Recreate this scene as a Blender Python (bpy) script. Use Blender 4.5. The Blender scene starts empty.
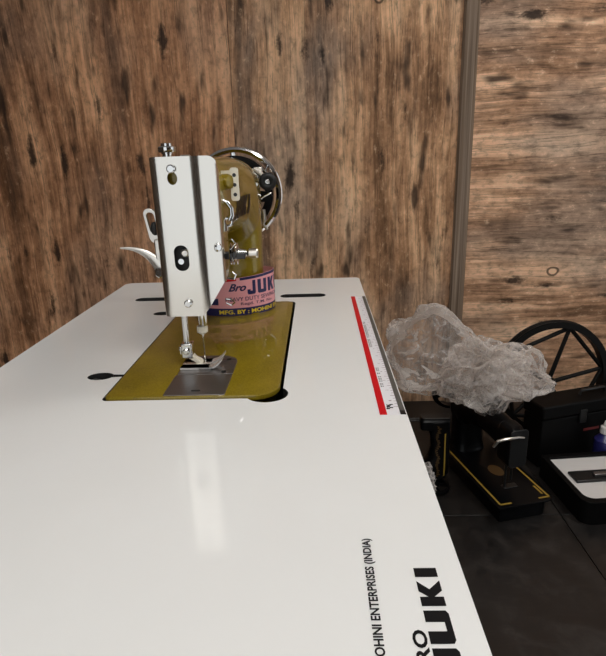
import bpy, bmesh, math, random
from mathutils import Vector, Matrix, noise, Euler
random.seed(7); noise.seed_set(3)
S = bpy.context.scene
COL = S.collection
PI = math.pi
T = 0.75                      # table-top height; everything is built about the table plane, then lifted by T

# ------------------------------------------------------------------ camera, world, exposure
F_PX, PITCH, YAW, ROLL, CAM_H = 539.1, 0.3054, 0.0342, -0.0336, 0.2256
fw = Vector((-math.sin(YAW)*math.cos(PITCH), math.cos(YAW)*math.cos(PITCH), -math.sin(PITCH)))
rt = Vector((math.cos(YAW), math.sin(YAW), 0)); up = rt.cross(fw)
rt2 = math.cos(ROLL)*rt + math.sin(ROLL)*up; up2 = -math.sin(ROLL)*rt + math.cos(ROLL)*up
cd = bpy.data.cameras.new('camera'); cam = bpy.data.objects.new('camera', cd); COL.objects.link(cam)
cd.sensor_fit = 'HORIZONTAL'; cd.sensor_width = 36.0; cd.lens = F_PX/606*36.0; cd.clip_start = 0.01
M3 = Matrix((rt2, up2, -fw)).transposed()
cam.matrix_world = Matrix.Translation((0, 0, CAM_H)) @ M3.to_4x4()
S.camera = cam
S.view_settings.view_transform = 'Standard'
try: S.view_settings.look = 'None'
except Exception: pass
S.view_settings.gamma = 1.0
S.view_settings.use_curve_mapping = False
S.view_settings.exposure = 0.0
w = bpy.data.worlds.new('daylight'); S.world = w; w.use_nodes = True
bg = w.node_tree.nodes['Background']; bg.inputs[0].default_value = (0.93, 0.97, 1.0, 1); bg.inputs[1].default_value = 1.0
LAMP = 15.0                    # strength of the ceiling panels

# ------------------------------------------------------------------ materials
MATS = {}
def pbr(name, col, rough=0.5, metal=0.0, **kw):
    m = bpy.data.materials.new(name); m.use_nodes = True
    b = m.node_tree.nodes['Principled BSDF']
    b.inputs['Base Color'].default_value = (*col, 1); b.inputs['Roughness'].default_value = rough
    b.inputs['Metallic'].default_value = metal
    for k, v in kw.items():
        b.inputs[k].default_value = v
    MATS[name] = m
    return m
class NT:
    def __init__(s, m): s.t = m.node_tree; s.b = s.t.nodes['Principled BSDF']
    def n(s, typ, **kw):
        nd = s.t.nodes.new(typ)
        for k, v in kw.items(): setattr(nd, k, v)
        return nd
    def l(s, a, b): s.t.links.new(a, b)
    def put(s, sock, v):
        if isinstance(v, (int, float)): sock.default_value = v
        elif isinstance(v, (tuple, list)): sock.default_value = v
        else: s.l(v, sock)
    def math(s, op, a, b=0.0, c=0.0, clamp=False):
        nd = s.n('ShaderNodeMath', operation=op, use_clamp=clamp)
        s.put(nd.inputs[0], a); s.put(nd.inputs[1], b); s.put(nd.inputs[2], c)
        return nd.outputs[0]
    def vmul(s, v, k):
        nd = s.n('ShaderNodeVectorMath', operation='MULTIPLY'); s.l(v, nd.inputs[0]); s.put(nd.inputs[1], k); return nd.outputs[0]
    def vadd(s, v, k):
        nd = s.n('ShaderNodeVectorMath', operation='ADD'); s.l(v, nd.inputs[0]); s.put(nd.inputs[1], k); return nd.outputs[0]
    def noise(s, v, scale=1.0, detail=4.0, rough=0.55, dist=0.0, out='Fac'):
        nd = s.n('ShaderNodeTexNoise'); s.l(v, nd.inputs['Vector'])
        nd.inputs['Scale'].default_value = scale; nd.inputs['Detail'].default_value = detail
        nd.inputs['Roughness'].default_value = rough; nd.inputs['Distortion'].default_value = dist
        return nd.outputs[out]
    def ramp(s, f, stops):
        nd = s.n('ShaderNodeValToRGB'); s.l(f, nd.inputs[0]); cr = nd.color_ramp
        while len(cr.elements) < len(stops): cr.elements.new(0.5)
        for e, (p, c) in zip(cr.elements, stops):
            e.position = p; e.color = (*c, 1) if len(c) == 3 else c
        return nd.outputs[0]
    def mr(s, f, a, b, c=0.0, d=1.0):
        nd = s.n('ShaderNodeMapRange', interpolation_type='SMOOTHSTEP'); s.l(f, nd.inputs[0])
        for i, v in enumerate((a, b, c, d)): nd.inputs[i+1].default_value = v
        return nd.outputs[0]
    def mix(s, f, a, b, mode='MIX'):
        nd = s.n('ShaderNodeMix', data_type='RGBA', blend_type=mode)
        s.put(nd.inputs[0], f)
        for i, v in ((6, a), (7, b)):
            if isinstance(v, tuple): nd.inputs[i].default_value = (*v, 1)
            else: s.l(v, nd.inputs[i])
        return nd.outputs[2]
    def bump(s, h, st=0.3, dist=0.002):
        nd = s.n('ShaderNodeBump'); nd.inputs['Strength'].default_value = st; nd.inputs['Distance'].default_value = dist
        s.l(h, nd.inputs['Height']); s.l(nd.outputs[0], s.b.inputs['Normal'])

def wood(name, horizontal, tone, seed, dark=1.0, grey_amt=0.5):
    """weathered barn-board laminate; grain along z, or along x when horizontal"""
    m = pbr(name, (0.3, 0.2, 0.12), 0.5, **{'Specular IOR Level': 0.16}); t = NT(m)
    co = t.n('ShaderNodeTexCoord').outputs['Object']
    sp = t.n('ShaderNodeSeparateXYZ'); t.l(co, sp.inputs[0])
    cb = t.n('ShaderNodeCombineXYZ')
    if horizontal: t.l(sp.outputs[2], cb.inputs[0]); t.l(sp.outputs[0], cb.inputs[1])
    else:          t.l(sp.outputs[0], cb.inputs[0]); t.l(sp.outputs[2], cb.inputs[1])
    P = t.vadd(cb.outputs[0], (seed, seed*1.7, 0))
    # gentle waviness of the grain
    wn = t.noise(t.vmul(P, (3.5, 1.6, 1)), 1, 2, out='Color')
    wv = t.vmul(t.vadd(wn, (-.5, -.5, -.5)), (0.055, 0.0, 0))
    nd = t.n('ShaderNodeVectorMath', operation='ADD'); t.l(P, nd.inputs[0]); t.l(wv, nd.inputs[1]); Pw = nd.outputs[0]
    # knots bend the grain
    vo = t.n('ShaderNodeTexVoronoi', feature='F1'); t.l(t.vmul(P, (3.3, 2.6, 1)), vo.inputs['Vector']); vo.inputs['Scale'].default_value = 1.0
    kd = t.math('ADD', vo.outputs['Distance'], t.math('MULTIPLY', t.math('SUBTRACT', t.noise(P, 30, 2), 0.5), 0.03))
    boards = t.noise(t.vmul(Pw, (11, 0.8, 1)), 1, 3, 0.6)
    streak = t.noise(t.vmul(Pw, (46, 2.2, 1)), 1, 6, 0.62)
    fibre = t.noise(t.vmul(Pw, (190, 9, 1)), 1, 4, 0.6)
    blotch = t.noise(t.vmul(P, (6.5, 3.2, 1)), 1, 5, 0.6)
    grain = t.math('ADD', t.math('MULTIPLY', boards, 0.36), t.math('ADD', t.math('MULTIPLY', streak, 0.26), t.math('ADD', t.math('MULTIPLY', fibre, 0.10), t.math('MULTIPLY', blotch, 0.28))))
    c = [tuple(v*k for v, k in zip(col, tone)) for col in ((0.050, 0.030, 0.018), (0.165, 0.095, 0.055), (0.34, 0.205, 0.125), (0.56, 0.38, 0.25), (0.74, 0.55, 0.39))]
    base = t.ramp(grain, [(0.34, c[0]), (0.43, c[1]), (0.49, c[2]), (0.56, c[3]), (0.66, c[4])])
    grey = t.noise(t.vmul(P, (3.2, 1.3, 1)), 1, 3)
    base = t.mix(t.mr(grey, 0.44, 0.64, 0, grey_amt), base, t.mix(0.62, base, (0.36, 0.30, 0.25)))
    # fine mottling across the print
    mott = t.noise(t.vmul(P, (48, 26, 1)), 1, 6, 0.7)
    base = t.mix(t.mr(mott, 0.34, 0.52, 0.75, 0), base, t.mix(0.5, base, (0.05, 0.03, 0.02)))
    base = t.mix(t.mr(mott, 0.54, 0.72, 0, 0.45), base, c[4])
    # long soft dark weather stains
    st = t.noise(t.vmul(Pw, (12, 1.9, 1)), 1, 5, 0.65)
    base = t.mix(t.mr(st, 0.53, 0.68, 0, 0.60*dark), base, (0.075, 0.045, 0.030))
    # soft dark smudges a hand long
    s2 = t.noise(t.vmul(t.vadd(Pw, (4.4, 2.2, 0)), (20, 4.6, 1)), 1, 2.5, 0.55)
    base = t.mix(t.mr(s2, 0.555, 0.72, 0, 0.85), base, (0.035, 0.022, 0.016))
    # short dark gouges along the grain
    gv = t.n('ShaderNodeTexVoronoi', feature='F1'); t.l(t.vmul(Pw, (17, 5.2, 1)), gv.inputs['Vector']); gv.inputs['Scale'].default_value = 1.0
    gs = t.n('ShaderNodeSeparateColor'); t.l(gv.outputs['Color'], gs.inputs[0])
    gd = t.math('ADD', gv.outputs['Distance'], t.math('MULTIPLY', t.math('SUBTRACT', t.math('ADD', t.math('MULTIPLY', streak, 0.5), t.math('MULTIPLY', mott, 0.5)), 0.5), 1.1))
    gr = t.math('MULTIPLY', gs.outputs[0], 0.26)
    gm = t.mr(t.math('SUBTRACT', gd, gr), -0.10, 0.15, 1, 0)
    gm = t.math('MULTIPLY', gm, t.mr(gs.outputs[1], 0.35, 0.6, 0, 0.9))
    base = t.mix(gm, base, (0.022, 0.015, 0.012))
    # thin cracks
    cr = t.noise(t.vmul(Pw, (30, 0.8, 1)), 1, 5, 0.6)
    crk = t.mr(t.math('ABSOLUTE', t.math('SUBTRACT', cr, 0.5)), 0.0, 0.012, 1, 0)
    base = t.mix(t.math('MULTIPLY', crk, 0.55), base, (0.02, 0.013, 0.010))
    # ringed knots
    ks = t.n('ShaderNodeSeparateColor'); t.l(vo.outputs['Color'], ks.inputs[0])
    kon = t.mr(ks.outputs[0], 0.22, 0.24)
    rad = t.math('ADD', 0.045, t.math('MULTIPLY', ks.outputs[1], 0.03))
    ring = t.mr(t.math('ABSOLUTE', t.math('SUBTRACT', kd, rad)), 0.004, 0.016, 1, 0)
    inner = t.mr(t.math('SUBTRACT', kd, rad), -0.01, 0.0, 1, 0)
    base = t.mix(t.math('MULTIPLY', t.math('MULTIPLY', inner, kon), 0.55), base, tuple(v*1.15 for v in c[3]))
    base = t.mix(t.math('MULTIPLY', t.math('MULTIPLY', ring, kon), 0.8), base, (0.03, 0.018, 0.012))
    t.l(base, t.b.inputs['Base Color'])
    t.bump(grain, 0.25, 0.002)
    return m

WOOD_A = wood('barn_board_warm', False, (1.58, 1.27, 1.04), 3.1, 0.62, 0.35)
WOOD_B = wood('barn_board_grey', False, (1.66, 1.50, 1.30), 11.4, 0.75, 0.85)
WOOD_C = wood('barn_board_crosswise', True, (1.84, 1.74, 1.68), 7.7, 0.66, 0.8)
def plain_wood(name, stops):
    m = pbr(name, (0.1, 0.07, 0.05), 0.38, **{'Specular IOR Level': 0.25}); t = NT(m)
    co = t.n('ShaderNodeTexCoord').outputs['Object']
    t.l(t.ramp(t.noise(t.vmul(co, (150, 150, 1.5)), 1, 4), stops), t.b.inputs['Base Color'])
plain_wood('trim_brown', [(0.3, (0.12, 0.080, 0.052)), (0.5, (0.24, 0.172, 0.122)), (0.7, (0.38, 0.29, 0.215))])
plain_wood('door_brown', [(0.3, (0.05, 0.034, 0.024)), (0.5, (0.10, 0.072, 0.052)), (0.7, (0.16, 0.12, 0.09))])
m = pbr('white_laminate', (0.80, 0.80, 0.785), 0.09, **{'Specular IOR Level': 0.5}); t = NT(m)
co = t.n('ShaderNodeTexCoord').outputs['Object']
sm = t.noise(co, 9, 5, 0.6); t.l(t.mr(sm, 0.3, 0.8, 0.04, 0.09), t.b.inputs['Roughness'])
spk = t.n('ShaderNodeTexVoronoi'); t.l(co, spk.inputs['Vector']); spk.inputs['Scale'].default_value = 14
fleck = t.mr(spk.outputs['Distance'], 0.012, 0.022, 0.8, 0)
t.l(t.mix(fleck, t.ramp(sm, [(0.2, (0.79, 0.79, 0.775)), (0.8, (0.82, 0.82, 0.81))]), (0.2, 0.18, 0.16)), t.b.inputs['Base Color'])
pbr('table_core', (0.10, 0.09, 0.08), 0.6)
pbr('edge_band', (0.62, 0.62, 0.60), 0.3)
pbr('cutout_shade', (0.010, 0.010, 0.010), 0.6)
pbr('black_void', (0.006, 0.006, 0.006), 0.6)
pbr('black_print', (0.006, 0.006, 0.007), 0.4, **{'Specular IOR Level': 0.2})
pbr('navy_print', (0.012, 0.012, 0.075), 0.4)
pbr('yellow_print', (0.75, 0.55, 0.03), 0.4)
pbr('red_print', (0.58, 0.003, 0.010), 0.4, **{'Specular IOR Level': 0.2})
pbr('ruler_white', (0.80, 0.79, 0.82), 0.3)
pbr('ruler_grey', (0.085, 0.085, 0.08), 0.35)
pbr('faint_print', (0.34, 0.26, 0.30), 0.4)
pbr('pink_paper', (0.82, 0.36, 0.39), 0.35)
m = pbr('olive_paint', (0.22, 0.165, 0.018), 0.36, 0.15, **{'Coat Weight': 1.0, 'Coat Roughness': 0.025, 'Coat IOR': 1.45, 'Specular IOR Level': 0.2}); t = NT(m)
co = t.n('ShaderNodeTexCoord').outputs['Object']
n1 = t.noise(co, 700, 2); n2 = t.noise(co, 25, 4)
t.l(t.mix(t.mr(n1, 0.35, 0.65, 0, 0.5), t.ramp(n2, [(0.3, (0.17, 0.115, 0.005)), (0.7, (0.24, 0.170, 0.009))]), (0.32, 0.235, 0.018)), t.b.inputs['Base Color'])
nb = t.noise(co, 60, 3); t.bump(nb, 0.035, 0.001)
pbr('chrome', (0.74, 0.74, 0.73), 0.10, 1.0)
m = pbr('brushed_steel', (0.77, 0.735, 0.675), 0.20, 1.0); t = NT(m)
co = t.n('ShaderNodeTexCoord').outputs['Object']
br = t.noise(t.vmul(co, (900, 900, 6)), 1, 3); t.l(t.mr(br, 0.2, 0.8, 0.18, 0.23), t.b.inputs['Roughness'])
pbr('bright_steel', (0.85, 0.83, 0.80), 0.38, 0.8)
pbr('satin_steel', (0.74, 0.70, 0.64), 0.30, 1.0)
m = pbr('dark_steel', (0.22, 0.205, 0.20), 0.30, 0.85); t = NT(m)
co = t.n('ShaderNodeTexCoord').outputs['Object']
br = t.noise(t.vmul(co, (12, 400, 12)), 1, 3); t.l(t.mr(br, 0.2, 0.8, 0.26, 0.36), t.b.inputs['Roughness'])
pbr('black_steel', (0.05, 0.05, 0.05), 0.3, 0.8)
pbr('black_rubber', (0.010, 0.010, 0.010), 0.55)
pbr('cream_enamel', (0.78, 0.73, 0.60), 0.3)
pbr('black_enamel', (0.003, 0.003, 0.0035), 0.28, 0.0, **{'Specular IOR Level': 0.15})
pbr('gold_decal', (0.42, 0.27, 0.04), 0.4, 0.2)
pbr('dull_gold_decal', (0.11, 0.058, 0.014), 0.5, 0.1)
pbr('black_iron', (0.006, 0.0055, 0.005), 0.5, **{'Specular IOR Level': 0.2})
pbr('black_board', (0.003, 0.0028, 0.0028), 0.5, **{'Specular IOR Level': 0.12})
pbr('red_glint', (0.14, 0.02, 0.02), 0.5)
pbr('white_card', (0.72, 0.70, 0.68), 0.4)
pbr('blue_plastic', (0.02, 0.02, 0.12), 0.3)
pbr('ceiling_white', (0.82, 0.83, 0.84), 0.8)
pbr('frame_grey', (0.5, 0.5, 0.5), 0.4)
m = pbr('granite_black', (0.012, 0.011, 0.011), 0.33); t = NT(m)
co = t.n('ShaderNodeTexCoord').outputs['Object']
sc1 = t.noise(co, 14, 8, 0.7, 0.6); sc2 = t.noise(t.vmul(co, (9, 70, 1)), 1, 5, 0.7)
f1 = t.mr(sc1, 0.45, 0.75); f2 = t.mr(sc2, 0.5, 0.75)
t.l(t.mix(t.math('MULTIPLY', f1, 0.7), t.mix(t.math('MULTIPLY', f2, 0.4), (0.010, 0.009, 0.0088), (0.030, 0.025, 0.022)), (0.040, 0.034, 0.030)), t.b.inputs['Base Color'])
t.l(t.mr(sc1, 0.3, 0.8, 0.28, 0.5), t.b.inputs['Roughness'])
pbr('grout', (0.018, 0.017, 0.016), 0.8)
# clear polythene: partly see-through film with soft milky scatter and sharp glints
def film(name, lo, hi, col):
    m = bpy.data.materials.new(name); m.use_nodes = True; MATS[name] = m
    t = m.node_tree; b = t.nodes['Principled BSDF']; o = t.nodes['Material Output']
    b.inputs['Base Color'].default_value = (*col, 1); b.inputs['Roughness'].default_value = 0.11
    b.inputs['Specular IOR Level'].default_value = 0.9
    N = NT(m)
    co = N.n('ShaderNodeTexCoord').outputs['Object']
    wr = N.noise(co, 16, 5, 0.62, 1.6)
    vor = N.n('ShaderNodeTexVoronoi', feature='DISTANCE_TO_EDGE'); N.l(N.vadd(N.vmul(N.noise(co, 12, 2, out='Color'), (.05, .05, .05)), (0, 0, 0)), vor.inputs['Vector'])
    nd = N.n('ShaderNodeVectorMath', operation='ADD'); N.l(co, nd.inputs[0]); N.l(N.vmul(N.noise(co, 9, 2, out='Color'), (.06, .06, .06)), nd.inputs[1])
    N.l(nd.outputs[0], vor.inputs['Vector']); vor.inputs['Scale'].default_value = 24
    crease = N.mr(vor.outputs['Distance'], 0.0, 0.10, 1, 0)
    h = N.math('ADD', N.math('MULTIPLY', wr, 1.0), N.math('MULTIPLY', crease, 0.12))
    N.bump(h, 0.55, 0.010)
    tl = N.n('ShaderNodeBsdfTranslucent'); tl.inputs[0].default_value = (*col, 1)
    m1 = N.n('ShaderNodeMixShader'); m1.inputs[0].default_value = 0.35; N.l(b.outputs[0], m1.inputs[1]); N.l(tl.outputs[0], m1.inputs[2])
    tr = N.n('ShaderNodeBsdfTransparent'); m2 = N.n('ShaderNodeMixShader')
    lw = N.n('ShaderNodeFresnel'); lw.inputs[0].default_value = 1.5
    f = N.math('ADD', lo, N.math('ADD', N.math('MULTIPLY', crease, 0.14), N.math('MULTIPLY', N.mr(wr, 0.45, 0.7), hi)))
    f = N.math('ADD', f, lw.outputs[0], clamp=True)
    N.l(f, m2.inputs[0]); N.l(tr.outputs[0], m2.inputs[1]); N.l(m1.outputs[0], m2.inputs[2]); N.l(m2.outputs[0], o.inputs[0])
film('clear_film', 0.07, 0.18, (0.96, 0.91, 0.87))
film('milky_film', 0.10, 0.28, (0.98, 0.93, 0.89))
for nm, stg in (('lamp_glow', LAMP), ('soft_glow', LAMP*.17)):
  m = bpy.data.materials.new(nm); m.use_nodes = True; MATS[nm] = m
  b = m.node_tree.nodes['Principled BSDF']; b.inputs['Base Color'].default_value = (.9, .9, .9, 1)
  b.inputs['Emission Color'].default_value = (1.0, 0.975, 0.935, 1); b.inputs['Emission Strength'].default_value = stg

# ------------------------------------------------------------------ mesh helpers
class MB:
    def __init__(s): s.v = []; s.f = []
    def add(s, vs, fs):
        o = len(s.v); s.v += [tuple(p) for p in vs]; s.f += [tuple(i+o for i in f) for f in fs]; return s
    def box(s, a, b):
        (x0, y0, z0), (x1, y1, z1) = a, b
        return s.add([(x0,y0,z0),(x1,y0,z0),(x1,y1,z0),(x0,y1,z0),(x0,y0,z1),(x1,y0,z1),(x1,y1,z1),(x0,y1,z1)],
                     [(3,2,1,0),(4,5,6,7),(0,1,5,4),(1,2,6,5),(2,3,7,6),(3,0,4,7)])
    def loft(s, rings, caps=True, closed=True):
        n = len(rings[0]); vs = [p for r in rings for p in r]; fs = []
        for i in range(len(rings)-1):
            for j in range(n if closed else n-1):
                k = (j+1) % n
                fs.append((i*n+j, i*n+k, (i+1)*n+k, (i+1)*n+j))
        if caps:
            fs.append(tuple(range(n-1, -1, -1))); fs.append(tuple(range((len(rings)-1)*n, len(rings)*n)))
        return s.add(vs, fs)
    def tube(s, pts, rad, seg=12, caps=True, flat=(1, 1)):
        pts = [Vector(p) for p in pts]; rad = rad if isinstance(rad, (list, tuple)) else [rad]*len(pts)
        rings = []; ref = None
        for i, p in enumerate(pts):
            d = (pts[min(i+1, len(pts)-1)] - pts[max(i-1, 0)]).normalized()
            if ref is None: ref = Vector((0, 0, 1)) if abs(d.z) < .9 else Vector((1, 0, 0))
            a = (ref - d*ref.dot(d)).normalized(); b = d.cross(a); ref = a
            rings.append([p + (a*math.cos(2*PI*k/seg)*flat[0] + b*math.sin(2*PI*k/seg)*flat[1])*rad[i] for k in range(seg)])
        return s.loft(rings, caps)
    def cyl(s, p0, p1, r, r1=None, seg=20): return s.tube([p0, p1], [r, r if r1 is None else r1], seg)
    def lathe(s, p, axis, prof, seg=28):
        """prof: (distance along axis, radius)"""
        p = Vector(p); ax = Vector(axis).normalized()
        a = ax.orthogonal().normalized(); b = ax.cross(a)
        return s.loft([[p + ax*h + (a*math.cos(2*PI*k/seg) + b*math.sin(2*PI*k/seg))*r for k in range(seg)] for h, r in prof])
    def ring(s, p, axis, R, prof, seg=56):
        """swept closed profile: prof = (axial, radial offset) about radius R"""
        p = Vector(p); ax = Vector(axis).normalized(); a = ax.orthogonal().normalized(); b = ax.cross(a)
        n = len(prof); vs = []; fs = []
        for k in range(seg):
            d = a*math.cos(2*PI*k/seg) + b*math.sin(2*PI*k/seg)
            vs += [p + ax*h + d*(R+r) for h, r in prof]
        for k in range(seg):
            for j in range(n):
                fs.append((k*n+j, k*n+(j+1) % n, ((k+1) % seg)*n+(j+1) % n, ((k+1) % seg)*n+j))
        return s.add(vs, fs)
    def prism(s, poly, fn, t):
        """poly of (u, v); fn(u, v, w) -> point; thickness w 0..t"""
        n = len(poly)
        return s.add([fn(u, v, 0) for u, v in poly] + [fn(u, v, t) for u, v in poly],
                     [tuple(range(n-1, -1, -1)), tuple(range(n, 2*n))] + [(i, (i+1) % n, n+(i+1) % n, n+i) for i in range(n)])
    def sphere(s, p, r, seg=14, rings=8, sc=(1, 1, 1)):
        rr = []
        for i in range(rings+1):
            a = -PI/2 + PI*i/rings; q = max(math.cos(a), 1e-3)
            rr.append([(p[0]+sc[0]*r*q*math.cos(2*PI*k/seg), p[1]+sc[1]*r*q*math.sin(2*PI*k/seg), p[2]+sc[2]*r*math.sin(a)) for k in range(seg)])
        return s.loft(rr)
def cprof(r, n=10, sx=1.0): return [(r*sx*math.cos(2*PI*k/n), r*math.sin(2*PI*k/n)) for k in range(n)]
def rrect(x0, y0, x1, y1, r, n=6):
    rs = r if isinstance(r, (list, tuple)) else [r]*4     # corners: x0y0, x1y0, x1y1, x0y1
    out = []
    for (cx, cy, a0), q in zip(((x0, y0, PI), (x1, y0, 1.5*PI), (x1, y1, 0), (x0, y1, .5*PI)), rs):
        ox = cx + (q if cx == x0 else -q); oy = cy + (q if cy == y0 else -q)
        out += [(ox + q*math.cos(a0 + .5*PI*k/n), oy + q*math.sin(a0 + .5*PI*k/n)) for k in range(n+1)]
    return out
def sup(cx, cy, hx, hy, e=2.6, n=32):
    out = []
    for k in range(n):
        a = 2*PI*k/n; c, s_ = math.cos(a), math.sin(a)
        out.append((cx + hx*math.copysign(abs(c)**(2/e), c), cy + hy*math.copysign(abs(s_)**(2/e), s_)))
    return out
XY = lambda u, v, w: (u, v, w)
def obj(name, mb, mat, parent=None, bevel=0, sharp=35, org=(0, 0, 0), fix=True):
    me = bpy.data.meshes.new(name)
    if isinstance(mb, MB):
        me.from_pydata([Vector(p) - Vector(org) for p in mb.v], [], mb.f)
    else:
        mb.to_mesh(me)
    if fix:
        bm = bmesh.new(); bm.from_mesh(me); bmesh.ops.remove_doubles(bm, verts=bm.verts, dist=1e-6)
        bmesh.ops.recalc_face_normals(bm, faces=bm.faces); bm.to_mesh(me); bm.free()
    me.materials.append(MATS[mat] if isinstance(mat, str) else mat)
    me.polygons.foreach_set('use_smooth', [True]*len(me.polygons)); me.update()
    me.set_sharp_from_angle(angle=math.radians(sharp))
    o = bpy.data.objects.new(name, me); COL.objects.link(o)
    if parent is not None: o.parent = parent
    if bevel:
        bv = o.modifiers.new('bevel', 'BEVEL'); bv.width = bevel; bv.segments = 2; bv.limit_method = 'ANGLE'; bv.angle_limit = math.radians(40)
    return o
def tag(o, label=None, cat=None, group=None, kind=None):
    if label: o['label'] = label
    if cat: o['category'] = cat
    if group: o['group'] = group
    if kind: o['kind'] = kind
    return o
def thing(name, loc, label, cat, rot=(0, 0, 0), group=None, scale=1.0):
    o = bpy.data.objects.new(name, None); COL.objects.link(o); o.location = loc; o.rotation_euler = rot; o.scale = (scale,)*3
    o.empty_display_size = 0.05
    return tag(o, label, cat, group)
def baked(o):
    """apply the modifiers of o"""
    dg = bpy.context.evaluated_depsgraph_get(); dg.update()
    me = bpy.data.meshes.new_from_object(o.evaluated_get(dg)); o.modifiers.clear(); old = o.data; o.data = me; me.name = o.name
    bpy.data.meshes.remove(old)
def cut(o, mbs):
    cs = []
    for mb in mbs:
        c = obj('cutter', mb, 'black_void'); cs.append(c)
        md = o.modifiers.new('cut', 'BOOLEAN'); md.operation = 'DIFFERENCE'; md.solver = 'EXACT'; md.object = c
    baked(o)
    for c in cs:
        me = c.data; bpy.data.objects.remove(c); bpy.data.meshes.remove(me)
def glyphs(body, bold=0.0, shear=0.0):
    """outline of a line of text: verts (u, v), faces, width; cap height about 0.7"""
    cu = bpy.data.curves.new('t', 'FONT'); cu.body = body; cu.size = 1.0; cu.offset = bold; cu.shear = shear; cu.resolution_u = 3; cu.fill_mode = 'FRONT'
    o = bpy.data.objects.new('t', cu); COL.objects.link(o)
    dg = bpy.context.evaluated_depsgraph_get(); dg.update()
    me = bpy.data.meshes.new_from_object(o.evaluated_get(dg))
    vs = [(q.co.x, q.co.y) for q in me.vertices]; fs = [tuple(pq.vertices) for pq in me.polygons]
    bpy.data.objects.remove(o); bpy.data.curves.remove(cu); bpy.data.meshes.remove(me)
    x0 = min(q[0] for q in vs); x1 = max(q[0] for q in vs); y0 = min(q[1] for q in vs); y1 = max(q[1] for q in vs)
    return vs, fs, (x0, x1, y0, y1)
def text(name, body, box, fn, mat, parent, bold=0.0, shear=0.0, step=0, org=(0, 0, 0)):
    """text fitted in box (u0, v0, u1, v1); fn(u, v) -> point; step: slice for curved surfaces"""
    vs, fs, (x0, x1, y0, y1) = glyphs(body, bold, shear)
    u0, v0, u1, v1 = box
    vs = [(u0 + (x-x0)/(x1-x0)*(u1-u0), v0 + (y-y0)/(y1-y0)*(v1-v0)) for x, y in vs]
    return flat(name, vs, fs, fn, mat, parent, step, org)
def flat(name, vs, fs, fn, mat, parent, step=0, org=(0, 0, 0)):
    bm = bmesh.new(); q = [bm.verts.new((u, v, 0)) for u, v in vs]
    for f in fs:
        try: bm.faces.new([q[i] for i in f])
        except ValueError: pass
    if step:
        us = [u for u, v in vs]; k = min(us) + step
        while k < max(us):
            bmesh.ops.bisect_plane(bm, geom=bm.verts[:]+bm.edges[:]+bm.faces[:], plane_co=(k, 0, 0), plane_no=(1, 0, 0)); k += step
        ws = [v for u, v in vs]; k = min(ws) + step
        while k < max(ws):
            bmesh.ops.bisect_plane(bm, geom=bm.verts[:]+bm.edges[:]+bm.faces[:], plane_co=(0, k, 0), plane_no=(0, 1, 0)); k += step
        bmesh.ops.triangulate(bm, faces=bm.faces[:])
    for v in bm.verts: v.co = Vector(fn(v.co.x, v.co.y)) - Vector(org)
    o = obj(name, bm, mat, parent, fix=False); bm.free(); return o
BLOCK = {
 'J': (1.0, [(0,.36),(0,.1),(.1,0),(.9,0),(1,.1),(1,1),(.63,1),(.63,.25),(.37,.25),(.37,.36)]),
 'U': (1.0, [(.1,0),(.9,0),(1,.1),(1,1),(.64,1),(.64,.25),(.36,.25),(.36,1),(0,1),(0,.1)]),
 'K': (1.0, [(0,0),(.36,0),(.36,.38),(.60,0),(1.02,0),(.66,.52),(1.0,1),(.58,1),(.36,.64),(.36,1),(0,1)]),
 'I': (.36, [(0,0),(.36,0),(.36,1),(0,1)])}
def block_text(name, items, fn, mat, parent, step=0, org=(0, 0, 0)):
    """items: (letter, u0, u1, v0, v1)"""
    vs = []; fs = []
    for ch, u0, u1, v0, v1 in items:
        wd, poly = BLOCK[ch]; o = len(vs)
        vs += [(u0 + x/wd*(u1-u0), v0 + y*(v1-v0)) for x, y in poly]; fs.append(tuple(range(o, o+len(poly))))
    return flat(name, vs, fs, fn, mat, parent, step, org)

# ------------------------------------------------------------------ the room
WY = 2.05; FZ = -T; CZ = 1.72; XL, XR, YB = -2.35, 2.46, -2.2
wb = tag(obj('wall_back', MB().box((XL-.1, WY+.012, FZ-.02), (XR+.1, WY+.10, CZ)), 'table_core'), kind='structure')
obj('wall_panel', MB().box((XL, WY, FZ), (-.2935, WY+.012, CZ)), WOOD_A, wb)
obj('wall_panel', MB().box((-.2915, WY, FZ), (.510, WY+.012, CZ)), WOOD_B, wb)
obj('wall_panel', MB().box((.512, WY, FZ), (XR, WY+.012, CZ)), WOOD_C, wb)
tr = MB().prism([(.494, WY), (.494, WY-.010), (.500, WY-.016), (.526, WY-.016), (.532, WY-.012), (.540, WY-.012), (.548, WY-.004), (.548, WY)], lambda u, v, q: (u+.009, v, FZ+q), CZ-FZ)
tag(obj('trim_1', tr, 'trim_brown'), 'vertical brown wooden trim strip between the two wall boardings', kind='structure')
tag(obj('wall_left', MB().box((XL-.1, YB, FZ-.02), (XL, WY+.012, CZ)), 'door_brown'), kind='structure')
wr = MB()                                   # right-hand wall with an open doorway to the street
for y0, y1, z0, z1 in ((YB, -.40, FZ-.02, CZ), (1.0, WY+.012, FZ-.02, CZ), (-.40, 1.0, 1.45, CZ)): wr.box((XR, y0, z0), (XR+.1, y1, z1))
tag(obj('wall_right', wr, 'ceiling_white'), kind='structure')
tag(obj('added_wall_front', MB().box((.45, YB-.06, FZ-.02), (XR+.1, YB, CZ)).box((XL-.1, YB-.06, FZ-.02), (-1.45, YB, CZ)), 'door_brown'), kind='structure')  # unseen brown pieces added to widen the dark bands reflected in the face plate
dr = tag(obj('added_door_1', MB().box((XR-.04, -2.0, FZ), (XR, -.55, 1.55)), 'door_brown', bevel=.004), kind='structure')  # unseen dark door, added to give the face plate a dark reflected band
obj('added_door_handle', MB().tube([(XR-.04, -.68, .30), (XR-.09, -.68, .30), (XR-.09, -.80, .30)], .009, 10), 'chrome', dr)
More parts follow.
